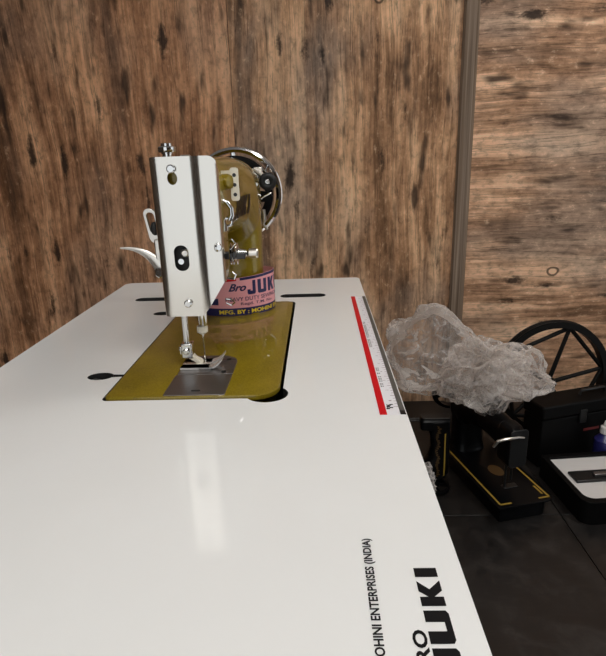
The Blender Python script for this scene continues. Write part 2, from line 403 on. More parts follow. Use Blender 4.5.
tag(obj('ceiling', MB().box((XL-.1, YB, CZ), (XR+.1, WY+.1, CZ+.08)), 'ceiling_white'), kind='structure')
fl = tag(obj('floor', MB().box((XL-.1, YB, FZ-.08), (XR+.1, WY+.1, FZ-.010)), 'grout'), kind='structure')
xs = [XL] + [.66+.6*k for k in range(-5, 4)]; xs = [x for x in xs if XL <= x <= XR+1e-6]
ys = [YB] + [1.30+.6*k for k in range(-5, 2)] + [WY]
cache = {}
for i in range(len(xs)-1):
    for j in range(len(ys)-1):
        sx, sy = round(xs[i+1]-xs[i], 4), round(ys[j+1]-ys[j], 4)
        g = 0.0012
        if (sx, sy) not in cache:
            o = obj('floor_tile', MB().box((g, g, -.010), (sx-g, sy-g, 0)), 'granite_black', fl, bevel=.0008); cache[(sx, sy)] = o.data
        else:
            o = bpy.data.objects.new('floor_tile', cache[(sx, sy)]); COL.objects.link(o); o.parent = fl
            bv = o.modifiers.new('bevel', 'BEVEL'); bv.width = .0008; bv.segments = 2
        o.location = (xs[i], ys[j], FZ)

def ceiling_or_fill_lamp(x, y, sx, sy, label, glow='lamp_glow'):
    r = thing('ceiling_or_fill_light', (x, y, CZ-.03), label, 'lamp')
    fr = MB()
    for a, b in (((-sx/2-.02, -sy/2-.02, 0), (sx/2+.02, -sy/2, .03)), ((-sx/2-.02, sy/2, 0), (sx/2+.02, sy/2+.02, .03)),
                 ((-sx/2-.02, -sy/2, 0), (-sx/2, sy/2, .03)), ((sx/2, -sy/2, 0), (sx/2+.02, sy/2, .03))): fr.box(a, b)
    obj('lamp_frame', fr, 'frame_grey', r)
    obj('diffuser', MB().box((-sx/2, -sy/2, .006), (sx/2, sy/2, .012)), glow, r)
ceiling_or_fill_lamp(1.25, 1.15, .5, .5, 'square ceiling light panel above the black machines on the floor')
ceiling_or_fill_lamp(.35, -.35, .9, .5, 'wide unseen fill light panel added above the near end of the white table')  # fill light added out of view
ceiling_or_fill_lamp(-.65, -1.45, 1.6, 1.0, 'large unseen light panel added to brighten the face plate reflection in the table', 'soft_glow')  # added out of view so the face plate mirrors brightly in the table

# ------------------------------------------------------------------ white sewing table
XT0, XT1, YT0, YT1, TT = -.381, .077, -.035, 1.036, .025
RT = (XT0+.229, .5, FZ)
tb = thing('sewing_table', RT, 'white laminate sewing table with red edged ruler and black lettering', 'table')
top = obj('table_top', MB().prism(rrect(XT0, YT0, XT1, YT1, [.012, .012, .010, .014]), lambda u, v, q: (u, v, q-TT), TT), 'white_laminate', tb, org=RT)
BX0, BX1, BY0, BY1 = -.222, -.040, .4875, .862
def cutter(poly): return MB().prism(poly, lambda u, v, q: (u-RT[0], v-RT[1], q-TT-.01-RT[2]), TT+.02)
top.parent = None
def circ(cx, cy, rx, ry, n=28): return [(cx+rx*math.cos(2*PI*k/n), cy+ry*math.sin(2*PI*k/n)) for k in range(n)]
cuts = [cutter(rrect(BX0, BY0, BX1, BY1, [.006, .010, .010, .006])),
        cutter(circ(-.0555, .4970, .0215, .0195)),
        cutter(rrect(-.320, .889, -.235, .913, .0115)), cutter(rrect(-.068, .889, .010, .913, .0115)),
        cutter(circ(-.247, .553, .0145, .0105)), cutter([(-.238, .549), (-.215, .5515), (-.215, .5565), (-.238, .558)]),
        cutter(circ(-.247, .808, .0145, .0105)), cutter([(-.235, .803), (-.215, .804), (-.215, .813), (-.235, .814)])]
cut(top, cuts); top.parent = tb
top.data.polygons.foreach_set('use_smooth', [False]*len(top.data.polygons))
top.data.materials.append(MATS['cutout_shade'])            # shade inside the cut-outs, painted as black on their walls
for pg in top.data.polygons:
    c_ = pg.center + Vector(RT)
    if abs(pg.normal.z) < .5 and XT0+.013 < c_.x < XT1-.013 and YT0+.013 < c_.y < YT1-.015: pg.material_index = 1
bv = top.modifiers.new('bevel', 'BEVEL'); bv.width = .0006; bv.segments = 2; bv.limit_method = 'ANGLE'; bv.angle_limit = math.radians(50)
# dark well under the machine, hinge sockets and belt slots
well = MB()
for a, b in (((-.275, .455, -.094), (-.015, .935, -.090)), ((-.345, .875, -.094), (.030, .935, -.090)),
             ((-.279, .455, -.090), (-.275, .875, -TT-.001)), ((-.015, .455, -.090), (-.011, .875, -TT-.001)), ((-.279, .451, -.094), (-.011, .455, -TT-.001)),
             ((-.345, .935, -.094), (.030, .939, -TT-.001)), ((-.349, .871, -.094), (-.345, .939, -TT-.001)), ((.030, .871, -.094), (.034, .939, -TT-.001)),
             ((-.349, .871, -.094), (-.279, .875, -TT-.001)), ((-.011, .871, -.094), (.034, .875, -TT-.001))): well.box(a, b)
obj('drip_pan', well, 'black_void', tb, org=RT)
for y in (.553, .808):
    h = MB().cyl((-.254, y, -.012), (-.222, y, -.010), .006, .004, 14); h.sphere((-.254, y, -.012), .009)
    obj('hinge_pin', h, 'black_steel', tb, org=RT)
# stand
for sx in (XT0+.05, XT1-.07):
    for sy in (.05, .95):
        obj('leg', MB().box((sx-.0125, sy-.02, FZ+.012), (sx+.0125, sy+.02, -TT)), 'frame_grey', tb, bevel=.002, org=RT)
        obj('foot', MB().cyl((sx, sy, FZ), (sx, sy, FZ+.012), .022, .018), 'black_rubber', tb, org=RT)
obj('crossbar', MB().box((-.17, .07, FZ+.15), (-.13, .93, FZ+.18)), 'frame_grey', tb, bevel=.002, org=RT)
for sy in (.05, .95):
    obj('side_bar', MB().box((XT0+.0625, sy-.012, FZ+.14), (XT1-.0825, sy+.012, FZ+.165)), 'frame_grey', tb, bevel=.002, org=RT)
# lettering: reads away from the camera along the table edge (u = +y, v = -x)
onT = lambda x0, h=.0003: (lambda u, v: (x0 - v, u, h))
block_text('lettering', [('J', .183, .2008, 0, .0127), ('U', .2033, .2234, 0, .0127), ('K', .2263, .2438, 0, .0127), ('I', .2468, .2537, 0, .0127)], onT(.0623), 'black_print', tb, org=RT)
text('lettering', 'BRO', (.186, .0, .2115, .0072), onT(.0485), 'black_print', tb, bold=.03, org=RT)
text('lettering', 'MOHINI ENTERPRISES (INDIA)', (.1915, 0, .2790, .0066), onT(.0287), 'black_print', tb, bold=.028, org=RT)
# ruler sticker along the front edge
ru = tag(obj('ruler', MB().prism(rrect(.0520, .4455, .0762, .884, .0004, 2), lambda u, v, q: (u, v, .0001+q), .0003), 'ruler_white', tb, org=RT), 'white ruler sticker with red stripe and grey edge')
obj('red_stripe', MB().box((.0522, .4457, .0004), (.0588, .8838, .0006)), 'red_print', ru, org=RT)
obj('grey_edge', MB().box((.0710, .4457, .0004), (.0760, .8838, .0006)), 'ruler_grey', ru, org=RT)
obj('black_end', MB().box((.0710, .4457, .0006), (.0760, .4535, .0007)), 'black_print', ru, org=RT)
for o in ru.children: pass
tk = MB(); n = 0
y = .462
while y < .880:
    L = .0042 if n % 4 == 0 else .0024
    tk.box((.0708-L, y-.0003, .0004), (.0708, y+.0003, .00055)); y += .00615; n += 1
obj('scale_marks', tk, 'faint_print', ru, org=RT)
for k in range(1, 18):
    y = .4600+.0246*(k-.35)
    if y < .876: text('scale_number', str(k), (y-.0022, 0, y+.0022 if k > 9 else y, .0026), onT(.0664, .0006), 'faint_print', ru, bold=.01, org=RT)
# small black trade mark and two lines of fine print on the ruler
mk = MB()
for a, b, r in ((.458, .0612, .0010), (.462, .0618, .0013), (.465, .0630, .0010), (.460, .0644, .0009), (.4665, .0650, .0008)):
    mk.box((b-.0016, a-r, .0004), (b+.0016, a+r*1.2, .00055))
mk.box((.0606, .457, .0004), (.0612, .4675, .00055))
obj('trade_mark', mk, 'black_print', ru, org=RT)
for y0, y1, xx in ((.500, .560, .0618), (.625, .735, .0618)):
    fp = MB(); y = y0
    while y < y1:
        wd = random.uniform(.002, .0042)
        if random.random() > .16:
            fp.box((xx-.0018, y, .0004), (xx-.0008, y+wd*.75, .00055)); fp.box((xx+.0004, y+.0004, .0004), (xx+.0014, y+wd*.7, .00055))
            fp.box((xx-.0018, y+wd*.3, .0004), (xx+.0014, y+wd*.5, .00055))
        y += wd+.001
    obj('fine_print', fp, 'ruler_grey', ru, org=RT)

# ------------------------------------------------------------------ sewing machine body, shared by all three machines
O = Vector((-.131, .674, -.06))      # origin of a machine: middle of its bed, underside
CX = -.135
def casting(name, mat, root):
    mb = MB()
    mb.loft([[(x, y, z) for x, z in sup(cx, .157, hx, hz, 5, 40)] for y, cx, hx, hz in ((.5565, -.138, .019, .066), (.561, -.1375, .0225, .068), (.575, -.1325, .0285, .070), (.612, -.1315, .0295, .070), (.616, -.131, .026, .066))])
    arm = [(.575, -.131, .030, .112, .2265), (.62, -.131, .031, .126, .228), (.66, -.132, .034, .136, .230), (.71, -.133, .037, .140, .2310), (.76, -.135, .044, .130, .2315), (.80, -.136, .050, .100, .2310), (.845, -.136, .050, .10, .229), (.870, -.136, .042, .12, .220), (.882, -.136, .028, .145, .20)]
    mb.loft([[(x, y, z) for x, z in sup(cx, (z0+z1)/2, hx, (z1-z0)/2, 2.5, 40)] for y, cx, hx, z0, z1 in arm])
    pil = [(-.004, .056, .049), (.004, .056, .049), (.012, .053, .046), (.03, .050, .042), (.07, .048, .039), (.12, .049, .040), (.15, .049, .042)]
    mb.loft([[(x, y, z) for x, y in sup(CX, .825, hx, hy, 2.7, 40)] for z, hx, hy in pil])
    o = obj(name, mb, mat, root, org=O, sharp=80)
    o.parent = None
    r = o.modifiers.new('r', 'REMESH'); r.mode = 'VOXEL'; r.voxel_size = .0022
    s_ = o.modifiers.new('s', 'SMOOTH'); s_.factor = .5; s_.iterations = 7
    baked(o); o.data.polygons.foreach_set('use_smooth', [True]*len(o.data.polygons)); o.parent = root
    return o
def bed_mesh():
    mb = MB(); z1 = .0022
    P = lambda d: rrect(BX0+.0025+d, BY0+.0022+d, BX1-.0035-d, BY1-.004-d, [.006, .026, .012, .006])
    mb.loft([[(x, y, z) for x, y in P(d)] for z, d in ((-.06, .012), (-.0035, .012), (-.0030, 0), (z1-.0010, 0), (z1-.0003, .0004), (z1, .0012))])
    return mb

RM = tuple(O)
sm_ = thing('sewing_machine', RM, 'olive gold sewing machine with steel face plate set in the white table', 'sewing machine')
OL = 'olive_paint'
obj('bed', bed_mesh(), OL, sm_, org=O)
casting('arm', OL, sm_)
# slide plate and needle plate
sp_ = obj('slide_plate', MB().prism(rrect(-.1600, .4915, -.0975, .5445, .0015, 3), lambda u, v, q: (u, v, .0018+q), .0013), 'dark_steel', sm_, bevel=.0003, org=O)
obj('thumb_notch', MB().prism(rrect(-.1335, .5000, -.1240, .5035, .0015, 3), lambda u, v, q: (u, v, .0031+q), .0002), 'black_void', sp_, org=O)
npl = obj('needle_plate', MB().prism(rrect(-.1585, .5455, -.0975, .6040, [.001, .001, .022, .010]), lambda u, v, q: (u, v, .0018+q), .0014), 'dark_steel', sm_, bevel=.0003, org=O)
fd = MB()
for y in (.570, .5785): fd.box((-.150, y, .0030), (-.118, y+.003, .0036))
obj('feed_dog', fd, 'satin_steel', npl, org=O)
for q in ((-.108, .590), (-.108, .5515)): obj('screw', MB().lathe((*q, .0031), (0, 0, 1), [(0, .0030), (.0005, .0030), (.0009, .0022)], 14), 'black_steel', npl, org=O)
# face plate: sheet bent round the front of the head
prof = []
def arc(cx, cy, r, a0, a1, n):
    return [(cx + r*math.cos(a0+(a1-a0)*k/n), cy + r*math.sin(a0+(a1-a0)*k/n)) for k in range(n+1)]
prof += [(-.1665, .5690)] + arc(-.1570, .5560, .0090, PI, 1.5*PI, 8) + arc(-.1270, .5640, .0170, 1.5*PI, 1.5*PI+.82, 10) + [(-.1020, .5665), (-.1005, .5705)]
NZ = 26; ZB, ZT = .0690, .2310; rings = []; L = [0]
for a, b in zip(prof, prof[1:]): L.append(L[-1]+math.dist(a, b))
tot = L[-1]
def zrange(s_):
    zt, zb = ZT, ZB
    r = .010
    e = s_ - .012
    if e < r: zt -= r - math.sqrt(max(r*r-(r-max(e, 0))**2, 0))
    e = tot - .001 - s_; r = .014
    if e < r: zt -= r - math.sqrt(max(r*r-(r-max(e, 0))**2, 0))
    e = tot - s_
    if e < .034: zb += .032*min(1, (1-e/.034)*1.15)
    return zb, zt
# extra columns on the flat for clean corners
cols = []
for i in range(len(prof)-1):
    n = 14 if L[i+1]-L[i] > .02 else 8 if L[i+1]-L[i] > .004 else 1
    for k in range(n): cols.append((L[i]+(L[i+1]-L[i])*k/n, [prof[i][j]+(prof[i+1][j]-prof[i][j])*k/n for j in (0, 1)]))
cols.append((tot, prof[-1]))
pm = MB(); vs = []; fs = []
for s_, (x, y) in cols:
    zb, zt = zrange(s_); vs += [(x, y, zb+(zt-zb)*k/NZ) for k in range(NZ+1)]
for i in range(len(cols)-1):
    for k in range(NZ):
        a = i*(NZ+1)+k; fs.append((a, a+NZ+1, a+NZ+2, a+1))
pm.add(vs, fs)
fp = obj('face_plate', pm, 'brushed_steel', None, org=O, sharp=60)
so = fp.modifiers.new('t', 'SOLIDIFY'); so.thickness = .0014; so.offset = -1
def fcut(poly): return MB().prism(poly, lambda u, v, q: (u-O.x, .535+q-O.y, v-O.z), .022)
cut(fp, [fcut(rrect(-.1485, .1180, -.1335, .1445, .0070)), fcut(circ(-.1425, .2105, .0050, .0062)), fcut(circ(-.1425, .2190, .0036, .0036))])
fp.parent = sm_; tag(fp, 'brushed steel face plate with oval hole')
fp.data.set_sharp_from_angle(angle=math.radians(50))
sc_ = lambda x, z, y=.5452, r=.0042, d=(0, -1, 0): MB().lathe((x, y, z), d, [(-.006, r*.7), (0, r), (.0012, r), (.0022, r*.75)], 18)
s1 = obj('screw', sc_(-.1425, .2195), 'chrome', fp, org=O); obj('screw', sc_(-.1385, .0835), 'chrome', fp, org=O)
obj('screw', MB().lathe((-.1060, .5625, .1390), (.73, -.68, 0), [(-.004, .003), (0, .0046), (.0012, .0046), (.0024, .003)], 18), 'chrome', fp, org=O)
# what shows through the oval hole
iw = MB().box((-.152, .5550, .112), (-.130, .5562, .150)); obj('inner_recess', iw, 'black_void', sm_, org=O)
obj('link_screw', MB().lathe((-.1385, .5550, .1355), (0, -1, 0), [(0, .0042), (.003, .0042), (.0042, .003)], 18), 'satin_steel', sm_, org=O)
obj('link_screw', MB().lathe((-.1430, .5550, .1270), (0, -1, 0), [(0, .0030), (.004, .0030)], 14), 'chrome', sm_, org=O)
# knobs on the head top
pk = MB().lathe((-.1515, .572, .2240), (0, 0, 1), [(0, .0050), (.010, .0050), (.0101, .0060), (.0112, .0060), (.0113, .0086), (.0125, .0092), (.0162, .0092), (.0172, .0084), (.0173, .0060), (.0200, .0058), (.0206, .0040)], 24)
obj('pressure_screw', pk, 'chrome', sm_, org=O)
obj('screw', MB().lathe((-.1330, .570, .2275), (0, 0, 1), [(0, .0060), (.0035, .0060), (.0048, .0045)], 18), 'satin_steel', sm_, org=O)
obj('oil_cap', MB().lathe((-.1210, .575, .2270), (0, 0, 1), [(0, .0034), (.003, .0034), (.004, .002)], 14), 'black_steel', sm_, org=O)
# presser bar, clamp and foot (toe towards the sewer)
obj('presser_bar', MB().cyl((-.1520, .5755, .030), (-.1520, .5755, .110), .0033, seg=16), 'chrome', sm_, org=O)
pc = MB().box((-.1580, .5690, .0130), (-.1455, .5815, .0305)); pc.box((-.1610, .5715, .0160), (-.1575, .5795, .0260))
pc_ = obj('presser_clamp', pc, 'chrome', sm_, bevel=.0012, org=O)
obj('clamp_screw', MB().lathe((-.1520, .5690, .0220), (0, -1, 0), [(0, .0036), (.0030, .0036), (.0040, .0026)], 18), 'chrome', pc_, org=O)
ft = MB()
ft.loft([[(x+dx, y, z+dz) for dx, y, dz in ((-.0035, .5705, 0), (.0035, .5705, .001), (.0035, .5800, .001), (-.0035, .5800, 0))] for x, z in ((-.1500, .0165), (-.1465, .0115), (-.1400, .0080), (-.1385, .0045))])
obj('foot_shank', ft, 'cream_enamel', pc_, bevel=.0008, org=O)
sole = MB(); pts = [(-.1580, .0036), (-.1500, .0036), (-.1400, .0036), (-.1260, .0036), (-.1200, .0048), (-.1150, .0085), (-.1105, .0135)]
for y0, y1 in ((.5580, .5690), (.5760, .5870)):
    sole.loft([[(x, y0, z), (x, y1, z), (x, y1, z+.0022), (x, y0, z+.0022)] for x, z in pts])
sole.loft([[(x, .5580, z), (x, .5870, z), (x, .5870, z+.0022), (x, .5580, z+.0022)] for x, z in pts[:4]])
obj('foot_sole', sole, 'bright_steel', pc_, org=O)
# needle bar
obj('needle_bar', MB().lathe((-.1315, .5755, .110), (0, 0, -1), [(0, .0050), (.058, .0050), (.060, .0042), (.064, .0042)], 18), 'chrome', sm_, org=O)
nc = MB().lathe((-.1330, .5755, .0500), (0, 0, -1), [(0, .0040), (.0005, .0060), (.0075, .0062), (.0085, .0045), (.010, .0028)], 20)
nc_ = obj('needle_clamp', nc, 'cream_enamel', sm_, org=O)
obj('needle', MB().tube([(-.1330, .5755, .043), (-.1330, .5755, .020), (-.1330, .5755, .0035)], [.0011, .0008, .0004], 8), 'chrome', nc_, org=O)
# lifter, slotted guide at the back of the head
lf = []
for k in range(15):
    q = k/14; lf.append(((-.1675*(1-q)**2 + -.1800*2*q*(1-q) + -.2130*q*q), .573, (.1090*(1-q)**2 + .1400*2*q*(1-q) + .1395*q*q), .0078*(1-q)**1.2+.0009))
lv = MB().tube([p[:3] for p in lf], [p[3] for p in lf], 12, flat=(1.0, .42))
lv_ = obj('presser_lifter', lv, 'satin_steel', sm_, org=O, sharp=50)
obj('pivot_screw', MB().lathe((-.1695, .566, .1135), (-.1, -1, .1), [(-.004, .004), (0, .0058), (.004, .0058), (.0055, .0045)], 18), 'chrome', lv_, org=O)
obj('guide_block', MB().box((-.1755, .571, .1200), (-.1650, .580, .1480)), 'satin_steel', sm_, bevel=.0015, org=O)
g = MB(); oa = rrect(-.1825, .1430, -.1685, .1800, .0065, 8); ia = rrect(-.1795, .1545, -.1715, .1760, .0038, 8)
n = len(oa); tilt = lambda x, z: x + (.162-z)*.16
rgs = [[(tilt(x, z), y, z) for x, z in pl] for pl, y in ((oa, .574), (oa, .578), (ia, .578), (ia, .574), (oa, .574))]
g.loft(rgs, caps=False)
gd_ = obj('slotted_guide', g, 'satin_steel', sm_, org=O, bevel=.0004)
obj('guide_knob', MB().sphere((-.1738, .5745, .1590), .0056, sc=(.8, .9, 1.3)), 'black_rubber', gd_, org=O)
# thread guides and take-up
tg = MB(); pl = rrect(-.0965, .1820, -.0870, .2180, .0030)
tg.prism(pl, lambda u, v, q: (u, .617+q, v), .0020); tg.box((-.1080, .6192, .2050), (-.0930, .6225, .2150))
tg_ = obj('thread_guide', tg, 'cream_enamel', sm_, bevel=.0004, org=O)
for z in (.1890, .1995, .2100): obj('guide_hole', MB().lathe((-.0917, .6170, z), (0, -1, 0), [(-.0002, .0021), (.0002, .0021)], 14), 'black_steel', tg_, org=O)
obj('boss', MB().lathe((-.1050, .620, .2030), (1, -.6, 0), [(-.008, .0090), (.008, .0086), (.011, .0070), (.012, .004)], 24), OL, sm_, org=O)
tu = MB().tube([(-.1130, .592, .1860), (-.1040, .592, .1855), (-.0975, .592, .1820), (-.0935, .592, .1760), (-.0935, .592, .1690), (-.0960, .592, .1640)], [.0022, .0026, .0028, .0028, .0034, .0040], 12)
tu_ = obj('take_up_lever', tu, 'chrome', sm_, org=O)
obj('take_up_eye', MB().ring((-.0975, .590, .1620), (.3, -1, 0), .0042, cprof(.0017), 24), 'chrome', tu_, org=O)
obj('take_up_screw', MB().lathe((-.1010, .588, .1560), (0, -1, 0), [(-.004, .0030), (0, .0042), (.002, .0036)], 16), 'chrome', tu_, org=O)
# tension assembly: stud pointing at the sewer
tn = MB().cyl((-.1040, .592, .1270), (-.0740, .592, .1270), .0028, seg=14)
tn_ = obj('tension_stud', tn, 'black_steel', sm_, org=O)
for x in (-.0975, -.0945, -.0905):
    obj('tension_disc', MB().lathe((x, .592, .1270), (1, 0, 0), [(0, .0115), (.0006, .0120), (.0016, .0085), (.0017, .0035)], 30), 'chrome', tn_, org=O)
spg = [( -.0885 + .0095*k/60, .592+.0058*math.cos(2*PI*k/12)*(1-.4*k/60), .1270+.0058*math.sin(2*PI*k/12)*(1-.4*k/60)) for k in range(61)]
obj('tension_spring', MB().tube(spg, .0007, 6), 'chrome', tn_, org=O)
obj('tension_knob', MB().lathe((-.0775, .592, .1270), (1, 0, 0), [(0, .0040), (.0010, .0052), (.0090, .0056), (.0105, .0046)], 18), 'satin_steel', tn_, org=O)
obj('release_lever', MB().box((-.1030, .5815, .1225), (-.0800, .5840, .1290)), 'black_steel', tn_, bevel=.0008, org=O)
obj('check_spring', MB().tube([(-.0960, .584, .1330), (-.0900, .583, .1400), (-.0940, .584, .1440), (-.1000, .588, .1420)], .0009, 8), 'chrome', tn_, org=O)
obj('lower_guide', MB().tube([(-.1030, .590, .1000), (-.0950, .589, .0990), (-.0930, .589, .1040), (-.0970, .590, .1065)], .0013, 8), 'chrome', sm_, org=O)
obj('thread_hook', MB().tube([(-.1060, .588, .0720), (-.1000, .588, .0690), (-.0965, .588, .0720), (-.0990, .588, .0755), (-.1060, .588, .0765)], .0011, 8), 'chrome', sm_, org=O)
# small mark printed on the arm
from mathutils.bvhtree import BVHTree
arm_main = [o for o in sm_.children if o.name.startswith('arm')][0]
ABVH = BVHTree.FromPolygons([v.co for v in arm_main.data.vertices], [tuple(p.vertices) for p in arm_main.data.polygons])
def on_arm(y, z, lift=.0007):
    """point on the sewer's side of the casting"""
    h, n_, _, _ = ABVH.ray_cast(Vector((.3, y-O.y, z-O.z)), Vector((-1, 0, 0)))
    p = (h + n_*lift) if h else Vector((-.09-O.x, y-O.y, z-O.z))
    return p + O
block_text('arm_lettering', [('J', .650, .674, .156, .182), ('U', .679, .705, .156, .182), ('K', .710, .736, .156, .182), ('I', .741, .750, .156, .182)], on_arm, 'black_print', sm_, step=.004, org=O)
text('arm_lettering', 'Bro', (.645, .186, .675, .196), on_arm, 'black_print', sm_, bold=.02, shear=.3, step=.004, org=O)
# paper band round the foot of the column
BA, BB, BCX, BCY = .0655, .0520, -.1370, .8260
NT_ = 720; tab = [(0.0, -PI)]
def bxy(th, d=0.0): return (BCX + (BA+d)*math.sin(th), BCY - (BB+d)*math.cos(th))
for k in range(NT_):
    a0 = -PI + 2*PI*k/NT_; a1 = -PI + 2*PI*(k+1)/NT_
    tab.append((tab[-1][0] + math.dist(bxy(a0), bxy(a1)), a1))
HALF = tab[NT_//2][0]
def th_of(s_):
    s_ += HALF; lo, hi = 0, NT_
    while hi-lo > 1:
        md = (lo+hi)//2
        if tab[md][0] <= s_: lo = md
        else: hi = md
    (a, ta), (b, tb_) = tab[lo], tab[hi]
    return ta + (tb_-ta)*(s_-a)/(b-a)
def on_band(d): return lambda u, v: (*bxy(th_of(u), d), v + .0028)
def band_strip(name, z0f, z1f, d, t, mat, parent, a0=-PI, a1=PI, n=96):
    rr = []
    for k in range(n+1):
        a = a0+(a1-a0)*k/n; z0, z1 = z0f(a)+.0028, z1f(a)+.0028
        rr.append([(*bxy(a, d), z0), (*bxy(a, d+t), z0), (*bxy(a, d+t), z1), (*bxy(a, d), z1)])
    return obj(name, MB().loft(rr, caps=abs(a1-a0) < 2*PI-.01), mat, parent, org=O)
toph = lambda a: .0550 + .0060*min(1, max(0, a+.4)/1.5) if a < 1.6 else .0610 - .006*(a-1.6)/1.5
lb = band_strip('paper_band', lambda a: 0, toph, 0, .0005, 'pink_paper', sm_)
tag(lb, 'pink paper band with navy and yellow print')
band_strip('navy_strip', lambda a: 0.0002, lambda a: .0118, .0005, .0002, 'navy_print', lb)
band_strip('navy_border', lambda a: toph(a)-.0042, lambda a: toph(a)-.0004, .0005, .0002, 'navy_print', lb, .30, 2.4)
band_strip('red_border', lambda a: toph(a)-.0042, lambda a: toph(a)-.0004, .0005, .0002, 'red_print', lb, -.35, .22, 20)
band_strip('navy_patch', lambda a: .0170, lambda a: .0270, .0005, .0002, 'navy_print', lb, -.9, -.22, 20)
ob = on_band(.0009)
block_text('band_lettering', [('J', .0300, .0430, .0315, .0525), ('U', .0465, .0625, .0315, .0525), ('K', .0660, .0820, .0315, .0525), ('I', .0855, .0915, .0315, .0525)], ob, 'navy_print', lb, .003, O)
text('band_lettering', 'Bro', (.0020, .0375, .0285, .0490), ob, 'navy_print', lb, .025, .45, .003, O)
text('band_lettering', 'HEAVY DUTY SEWING MACHINE', (-.0030, .0225, .1240, .0285), ob, 'navy_print', lb, .004, 0, .003, O)
text('band_lettering', 'Regd. T.M. No.', (.0190, .0148, .0750, .0202), ob, 'navy_print', lb, .004, 0, .003, O)
text('band_lettering', 'MFG. BY : MOHINI ENTERPRISES', (-.0140, .0028, .1400, .0092), ob, 'yellow_print', lb, .03, 0, .003, O)
# hand wheel with bobbin winder
HC = Vector((-.136, .935, .171)); AX = (0, 1, 0)
rim = MB().ring(HC, AX, .0700, [(-.008, -.003), (-.009, .0015), (-.007, .0050), (-.004, .0058), (-.001, .0030), (.003, .0030), (.006, .0062), (.010, .0045), (.011, 0), (.008, -.004)], 72)
hw = obj('hand_wheel', rim, 'chrome', sm_, org=O); hub = MB().lathe(HC+Vector((0, -.050, 0)), AX, [(0, .016), (.020, .018), (.030, .024), (.044, .026), (.060, .024), (.066, .015)], 30)
obj('hub', hub, 'black_enamel', hw, org=O)
obj('belt_groove', MB().ring(HC, AX, .0560, [(-.012, -.007), (-.012, .006), (.012, .006), (.012, -.007)], 64), 'black_enamel', hw, org=O)
for k in range(5):
    a = .35 + 2*PI*k/5; d = Vector((math.cos(a), 0, math.sin(a)))
    obj('spoke', MB().tube([HC+d*.018, HC+d*.050, HC+d*.067], [.0058, .0048, .0048], 10), 'chrome', hw, org=O)
bw = MB().box((-.1020, .902, .190), (-.0880, .906, .214)); bw.box((-.1230, .900, .1985), (-.0900, .905, .2120))
wb_ = obj('bobbin_winder', bw, 'satin_steel', sm_, bevel=.001, org=O)
obj('winder_screw', MB().lathe((-.0975, .901, .2010), (0, -1, 0), [(0, .0055), (.002, .0055), (.003, .004)], 20), 'chrome', wb_, org=O)
wa = MB().tube([(-.1000, .900, .2100), (-.0860, .900, .1990), (-.0760, .900, .1890)], [.0045, .0045, .0040], 10); obj('winder_arm', wa, 'satin_steel', wb_, org=O)
ty = MB().ring((-.0790, .891, .1915), AX, .0090, cprof(.0052, 12, 1.1), 36); ty.lathe((-.0790, .888, .1915), AX, [(0, .0090), (.007, .0090)], 24)
obj('rubber_tyre', ty, 'black_rubber', wb_, org=O)
obj('tyre_screw', MB().lathe((-.0790, .8870, .1915), (0, -1, 0), [(-.004, .005), (0, .0050), (.0020, .0036)], 18), 'chrome', wb_, org=O)
obj('spindle', MB().tube([(-.0880, .898, .2120), (-.0800, .897, .2050), (-.0730, .896, .1960)], [.0012, .0012, .0012], 8), 'chrome', wb_, org=O)
obj('thumb_screw', MB().lathe((-.0830, .897, .2080), (.5, 0, .85), [(0, .0012), (.008, .0012), (.0081, .0036), (.010, .0036)], 14), 'chrome', wb_, org=O)
obj('winder_bracket', MB().prism([(-.098, .178), (-.080, .176), (-.072, .168), (-.084, .160), (-.098, .158)], lambda u, v, q: (u, .893+q, v), .004), 'black_enamel', wb_, org=O)
obj('winder_lever', MB().tube([(-.0960, .890, .1620), (-.0850, .890, .1690), (-.0740, .890, .1740)], .0016, 8), 'chrome', wb_, org=O)
obj('latch', MB().tube([(-.0880, .888, .1480), (-.0870, .888, .1320), (-.0900, .888, .1240), (-.0830, .888, .1160)], [.0028, .0034, .0030, .0022], 10, flat=(1, .5)), 'satin_steel', wb_, org=O)

